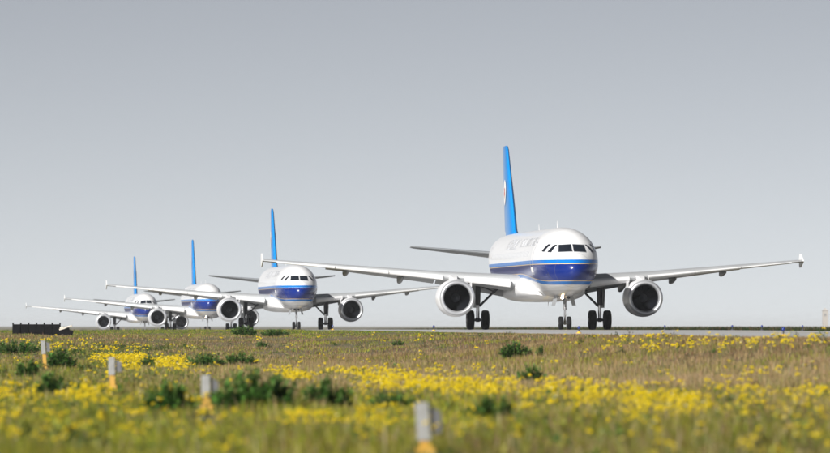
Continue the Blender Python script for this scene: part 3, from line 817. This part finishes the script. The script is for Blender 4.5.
parts = []
for n, d0, d1, wd, hh, seg in ((330000, 56, 130, .012, .21, 2), (270000, 130, 215, .017, .16, 1), (420000, 215, 420, .026, .10, 1), (90000, 420, 900, .05, .2, 1)):
    X, D = scatter(n, d0, d1)
    z = ground_z(X, D); col, tall = field_tint(X, D, z)
    q = xc(D) - HW - X
    clump = np.clip(1 + .35 * noise(X, D, .8, 5) + .25 * noise(X, D, 3, 23), .4, 1.8)
    H = hh * tall * clump * rng.uniform(.55, 1.25, len(X)) * (.45 + .55 * sstep((q - .3) / 5)) * trampled(X, D)
    parts.append(blades(X, D, H, wd * rng.uniform(.6, 1.4, len(X)), col, seg))
# the verge on the far side of the taxiway
n = 70000
D = rng.uniform(250, 700, n); X = xc(D) + HW + .1 + np.abs(rng.normal(0, 7, n))
col = np.array(PAL['green']) * rng.uniform(.15, .4, (n, 1)); k = rng.uniform(0, 1, n) < .25; col[k] = np.array(PAL['brown']) * .7
parts.append(blades(X, D, rng.uniform(.12, .36, n), np.full(n, .03), col, 1))
off = 0; CO = []; TR = []; TI = []
for co, tr, ti in parts:
    CO.append(co); TR.append(tr + off); TI.append(ti); off += len(co)
gr = link('grass', tri_mesh('grass', np.concatenate(CO), np.concatenate(TR), np.concatenate(TI), 'grass'))
tag(gr, 'tall dry brown and green grass covering the field', 'grass', kind='stuff')

WEEDS = [
    (16, 353, 52, 11, 'low wide dark weed clump at the left border, above the flowers'),
    (61, 367, 28, 19, 'dark weed clump just right of the leftmost marker post'),
    (27, 375, 24, 14, 'small weed clump left of and below the leftmost marker post'),
    (50, 394, 26, 22, 'weed clump below the leftmost marker post'),
    (119, 398, 15, 11, 'small dark weed at the foot of the second post from the left'),
    (168, 412, 56, 27, 'dark weed clump left of the second nearest marker post'),
    (254, 411, 80, 39, 'largest dark green weed clump, right of the second nearest marker post'),
    (326, 410, 52, 29, 'rounded weed clump, second to the right of the second nearest post'),
    (393, 409, 44, 17, 'low weed clump behind the nearest marker post'),
    (492, 421, 46, 22, 'weed clump at the lower edge of the dense yellow flowers'),
    (530, 382, 28, 15, 'small weed clump alone in tan grass above the yellow flowers'),
    (515, 358, 34, 13, 'weed clump in brown grass below the nearest airliner\'s nose'),
    (540, 357, 9, 8, 'tiny weed just right of the clump below the airliner\'s nose'),
    (205, 366, 40, 12, 'left half of a long weed strip above the second nearest post'),
    (240, 365, 34, 12, 'right half of a long weed strip above the largest clump'),
    (150, 364, 18, 8, 'low weed beside the yellow flowers left of the weed strip'),
    (262, 347, 12, 5, 'tiny dark weed high on the brown bank under the second airliner'),
    (244, 335, 26, 8, 'tall green weed on the bank against the second airliner\'s wheels'),
    (275, 336, 30, 6, 'green weed on the bank under the second airliner\'s nose'),
    (398, 345, 12, 4, 'tiny weed on the bank between the first two airliners'),
]
def off_weeds(px, py):
    k = np.ones(len(px))
    for cx_, cy_, w_, h_, *_r in WEEDS:
        k = k * (1 - .93 * (np.abs(px - cx_) < w_ * .5) * (py > cy_ - h_ * .35) * (py < cy_ + 9 + h_ * .35))
    return k

# yellow flowers: many small heads on thin stalks, in drifts
def patch_w(px, py):
    def blob(cx, cy, rx, ry): return np.exp(-(((px - cx) / rx) ** 2 + ((py - cy) / ry) ** 2) ** 1.5)
    w = 0
    t = np.clip((px - 365) / 325, 0, 1); cl = 391 + 24 * t
    w = w + 3.2 * np.exp(-((py - cl) / (6 + 4.5 * t)) ** 2) * sstep((px - 350) / 25) * (1 - sstep((px - 670) / 40))
    w = w + 1.9 * blob(178, 370, 44, 6) + 1.2 * blob(128, 366, 30, 5) + .55 * blob(40, 402, 70, 9) + .9 * blob(345, 430, 62, 13) + .12 * blob(130, 425, 120, 22)
    w = w + .8 * blob(298, 386, 14, 4) + .45 * blob(720, 349, 110, 6) + .30 * blob(640, 355, 60, 4) + .2 * blob(770, 400, 90, 18) + .12 * blob(60, 352, 70, 7) + .3 * blob(300, 378, 200, 3)
    w = w + .13 * sstep((py - 395) / 20) + .012 * sstep((py - 338) / 5)
    return w
n = 60000
D = np.sqrt(rng.uniform(56 ** 2, 300 ** 2, n)); X = rng.uniform(-1, 1, n) * (.0741 * D * 1.06 + 1.5)
z = ground_z(X, D); px, py = to_px(X, D, z)
q = xc(D) - HW - X
w = patch_w(px, py) * off_weeds(px, py) * np.clip(.42 + 1.1 * noise(X, D * .45, .55, 3) + .6 * noise(X, D * .5, 3.0, 13), .015, 2.4)
keep = (rng.uniform(0, 1, n) * 1.5 < w) & (q > .5)
X, D, z = X[keep], D[keep], z[keep]
print('flower plants', len(X))
nh = 7
nu_ = 2                                     # two umbels to a plant, each a tight cluster of heads
X = np.repeat(X, nu_) + rng.normal(0, .09, len(X) * nu_); D = np.repeat(D, nu_) + rng.normal(0, .09, len(D) * nu_); nh = 5
hx = (X[:, None] + rng.normal(0, .028, (len(X), nh))).ravel(); hd = (D[:, None] + rng.normal(0, .028, (len(X), nh))).ravel()
hz = (np.repeat(ground_z(X, D), nh) + np.repeat(rng.uniform(.16, .36, len(X)), nh) + rng.normal(0, .016, len(hx)))
hr = rng.uniform(.014, .028, len(hx)) * (1 + .0035 * (hd - 60))
oct_v = np.array([(1, 0, 0), (0, 1, 0), (-1, 0, 0), (0, -1, 0), (0, 0, .7), (0, 0, -.5)], float)
oct_f = np.array([(0, 1, 4), (1, 2, 4), (2, 3, 4), (3, 0, 4), (1, 0, 5), (2, 1, 5), (3, 2, 5), (0, 3, 5)])
rot = rng.uniform(0, 6.28, len(hx)); c, s = np.cos(rot), np.sin(rot)
bx = oct_v[None, :, 0] * c[:, None] - oct_v[None, :, 1] * s[:, None]; by = oct_v[None, :, 0] * s[:, None] + oct_v[None, :, 1] * c[:, None]
co = np.stack([hx[:, None] + bx * hr[:, None], hd[:, None] + by * hr[:, None], hz[:, None] + oct_v[None, :, 2] * hr[:, None]], 2).reshape(-1, 3)
tr = (np.arange(len(hx))[:, None, None] * 6 + oct_f[None]).reshape(-1, 3)
yc = np.where(rng.uniform(0, 1, (len(hx), 1)) < .97, np.array([[.82, .62, .010]]), np.array([[.7, .68, .4]])) * rng.uniform(.75, 1.1, (len(hx), 1))
ti = np.repeat(yc, 6, 0)
sh = hz - ground_z(hx, hd)
co2, tr2, ti2 = blades(hx, hd, np.maximum(sh, .05), np.full(len(hx), .008), np.tile(np.array([[.12, .16, .035]]), (len(hx), 1)), 1, .05)
fl = link('yellow_flowers', tri_mesh('yellow_flowers', np.concatenate([co, co2]), np.concatenate([tr, tr2 + len(co)]), np.concatenate([ti, ti2]), 'petal'))
tag(fl, 'drifts of small yellow wildflowers growing through the grass', 'flowers', kind='stuff')

# low herbs: small leafy domes that make the field blotchy
n = 9000
D = np.sqrt(rng.uniform(56 ** 2, 260 ** 2, n)); X = rng.uniform(-1, 1, n) * (.0741 * D * 1.06 + 1.5)
px, py = to_px(X, D, ground_z(X, D)); q = xc(D) - HW - X
left = 1 / (1 + np.exp((px - 190) / 45))
w = .75 * sstep((py - 388) / 14) + .6 * left * sstep((py - 342) / 6) + .05
w = w * np.clip(.5 + 1.0 * noise(X, D * .5, 1.6, 7), .08, 1.6)
k = (rng.uniform(0, 1, n) < w * .8 * off_weeds(px, py)) & (q > 1)
X, D = X[k], D[k]; n = len(X); nl = 46
hcol = np.array([(.05, .11, .02), (.11, .15, .03), (.20, .22, .035), (.30, .29, .045), (.09, .10, .03), (.26, .20, .10)])[rng.choice(6, n, p=[.24, .2, .22, .14, .12, .08])] * rng.uniform(.7, 1.2, (n, 1))
rad = rng.uniform(.10, .24, n); hgt = rng.uniform(.10, .30, n)
ux = rng.normal(0, .45, (n, nl)); uy = rng.normal(0, .45, (n, nl)); uz = rng.uniform(.1, 1, (n, nl)) * np.clip(1 - .45 * (ux ** 2 + uy ** 2), .1, 1)
cx = (X[:, None] + ux * rad[:, None]).ravel(); cy = (D[:, None] + uy * rad[:, None]).ravel(); cz = (ground_z(X, D)[:, None] + uz * hgt[:, None]).ravel()
m_ = n * nl; az = rng.uniform(0, 6.283, m_); el = rng.uniform(-.2, 1.2, m_); L = rng.uniform(.05, .10, m_); wl_ = L * .5
dv = np.stack([np.cos(az) * np.cos(el), np.sin(az) * np.cos(el), np.sin(el)], 1) * L[:, None]; sv = np.stack([-np.sin(az), np.cos(az), 0 * az], 1) * wl_[:, None] / 2
p0 = np.stack([cx, cy, cz], 1)
co = np.stack([p0, p0 + dv * .5 + sv, p0 + dv, p0 + dv * .5 - sv], 1).reshape(-1, 3)
kk = np.arange(m_)[:, None] * 4; tr = np.stack([kk + np.array([0, 1, 2]), kk + np.array([0, 2, 3])], 1).reshape(-1, 3)
ti = np.repeat(np.repeat(hcol, nl, 0) * rng.uniform(.7, 1.3, (m_, 1)), 4, 0)
print('herbs', n, len(tr))
hb = link('low_herbs', tri_mesh('low_herbs', co, tr, ti, 'leaf'))
tag(hb, 'low leafy green and olive herbs spread through the near grass', 'herbs', kind='stuff')

# dark green broad-leaved weeds, each one a plant
def weed(px, py, wpx, hpx, lab, cat='weed clump'):
    py = py + (4 if py > 388 else 3 if py > 361 else 1)
    X, D = from_px(px, py); s_ = FPX / D; w = .95 * wpx / s_; h = hpx / s_ + .10; z = gz(X, D)
    r = bpy.data.objects.new('weed_clump', None); C.objects.link(r); r.location = (X, D, z)
    rr = random.Random(int(px * 7 + py))
    V = []; F = []; T = []; ST_ = []
    nst = int(max(14, min(75, 60 * w)))
    ll = min(.24, max(.10, h * .36))
    for _ in range(nst):
        u = rr.uniform(-1, 1); v = rr.uniform(-1, 1)
        bx_, by_ = u * w * .44, v * w * .30
        hh = h * (1 - .5 * u * u) * rr.uniform(.45, 1.08)
        tx, ty = bx_ + u * w * .1 + rr.gauss(0, .04), by_ + rr.gauss(0, .05)
        ST_.append(tube((bx_ * .7, by_ * .7, -.03), (tx, ty, hh), .010, .004, 5))
        tone = rr.uniform(.6, 1.35)
        nl = int(26 + 20 * rr.random())
        for k in range(nl):
            t = (k + rr.random()) / nl
            t = t ** .8
            cx, cy, cz = bx_ * .7 + (tx - bx_ * .7) * t, by_ * .7 + (ty - by_ * .7) * t, hh * t
            az = rr.uniform(0, 6.283); el = rr.uniform(.1, 1.15)
            L = ll * rr.uniform(.55, 1.15) * (1.1 - .5 * t); wl = L * rr.uniform(.36, .55)
            d = Vector((math.cos(az) * math.cos(el), math.sin(az) * math.cos(el), math.sin(el)))
            sd = Vector((-math.sin(az), math.cos(az), 0)) * wl / 2
            p = Vector((cx, cy, cz)); m_ = p + d * L * .5 + Vector((0, 0, .02 * L)); e_ = p + d * L - Vector((0, 0, L * .22))
            i = len(V)
            V += [p, m_ + sd, m_ - sd, e_]
            F += [(i, i + 1, i + 2), (i + 1, i + 3, i + 2)]
            c = np.array((.080, .185, .034)) * tone * rr.uniform(.65, 1.4)
            if rr.random() < .13: c = np.array((.22, .32, .08)) * rr.uniform(.7, 1.3)
            T += [c] * 4
    me = tri_mesh('foliage', np.array([tuple(v) for v in V]), np.array(F), np.array(T), 'leaf')
    link('foliage', me, None, r)
    mk('stems', join(*ST_), 'bark', r)
    tag(r, lab, cat, 'dark green weed clumps in the field')
for a in WEEDS: weed(*a)

# ------------------------------------------------------------------ haze
me = mesh('haze', *box(0, 500, 6.5, 41900, 41900, 17.4), smooth=False)
hz_ = link('haze', me); tag(hz_, 'thin pale haze hanging over the airfield', 'haze', kind='stuff')
m = bpy.data.materials.new('haze_air'); m.use_nodes = True; nt_ = m.node_tree; nt_.nodes.clear()
out = nt_.nodes.new('ShaderNodeOutputMaterial'); pv = nt_.nodes.new('ShaderNodeVolumePrincipled')
pv.inputs['Color'].default_value = (.86, .90, .97, 1); pv.inputs['Density'].default_value = .00007; pv.inputs['Anisotropy'].default_value = 0.0
nt_.links.new(pv.outputs[0], out.inputs['Volume']); me.materials.append(m)
hz_.display_type = 'WIRE'
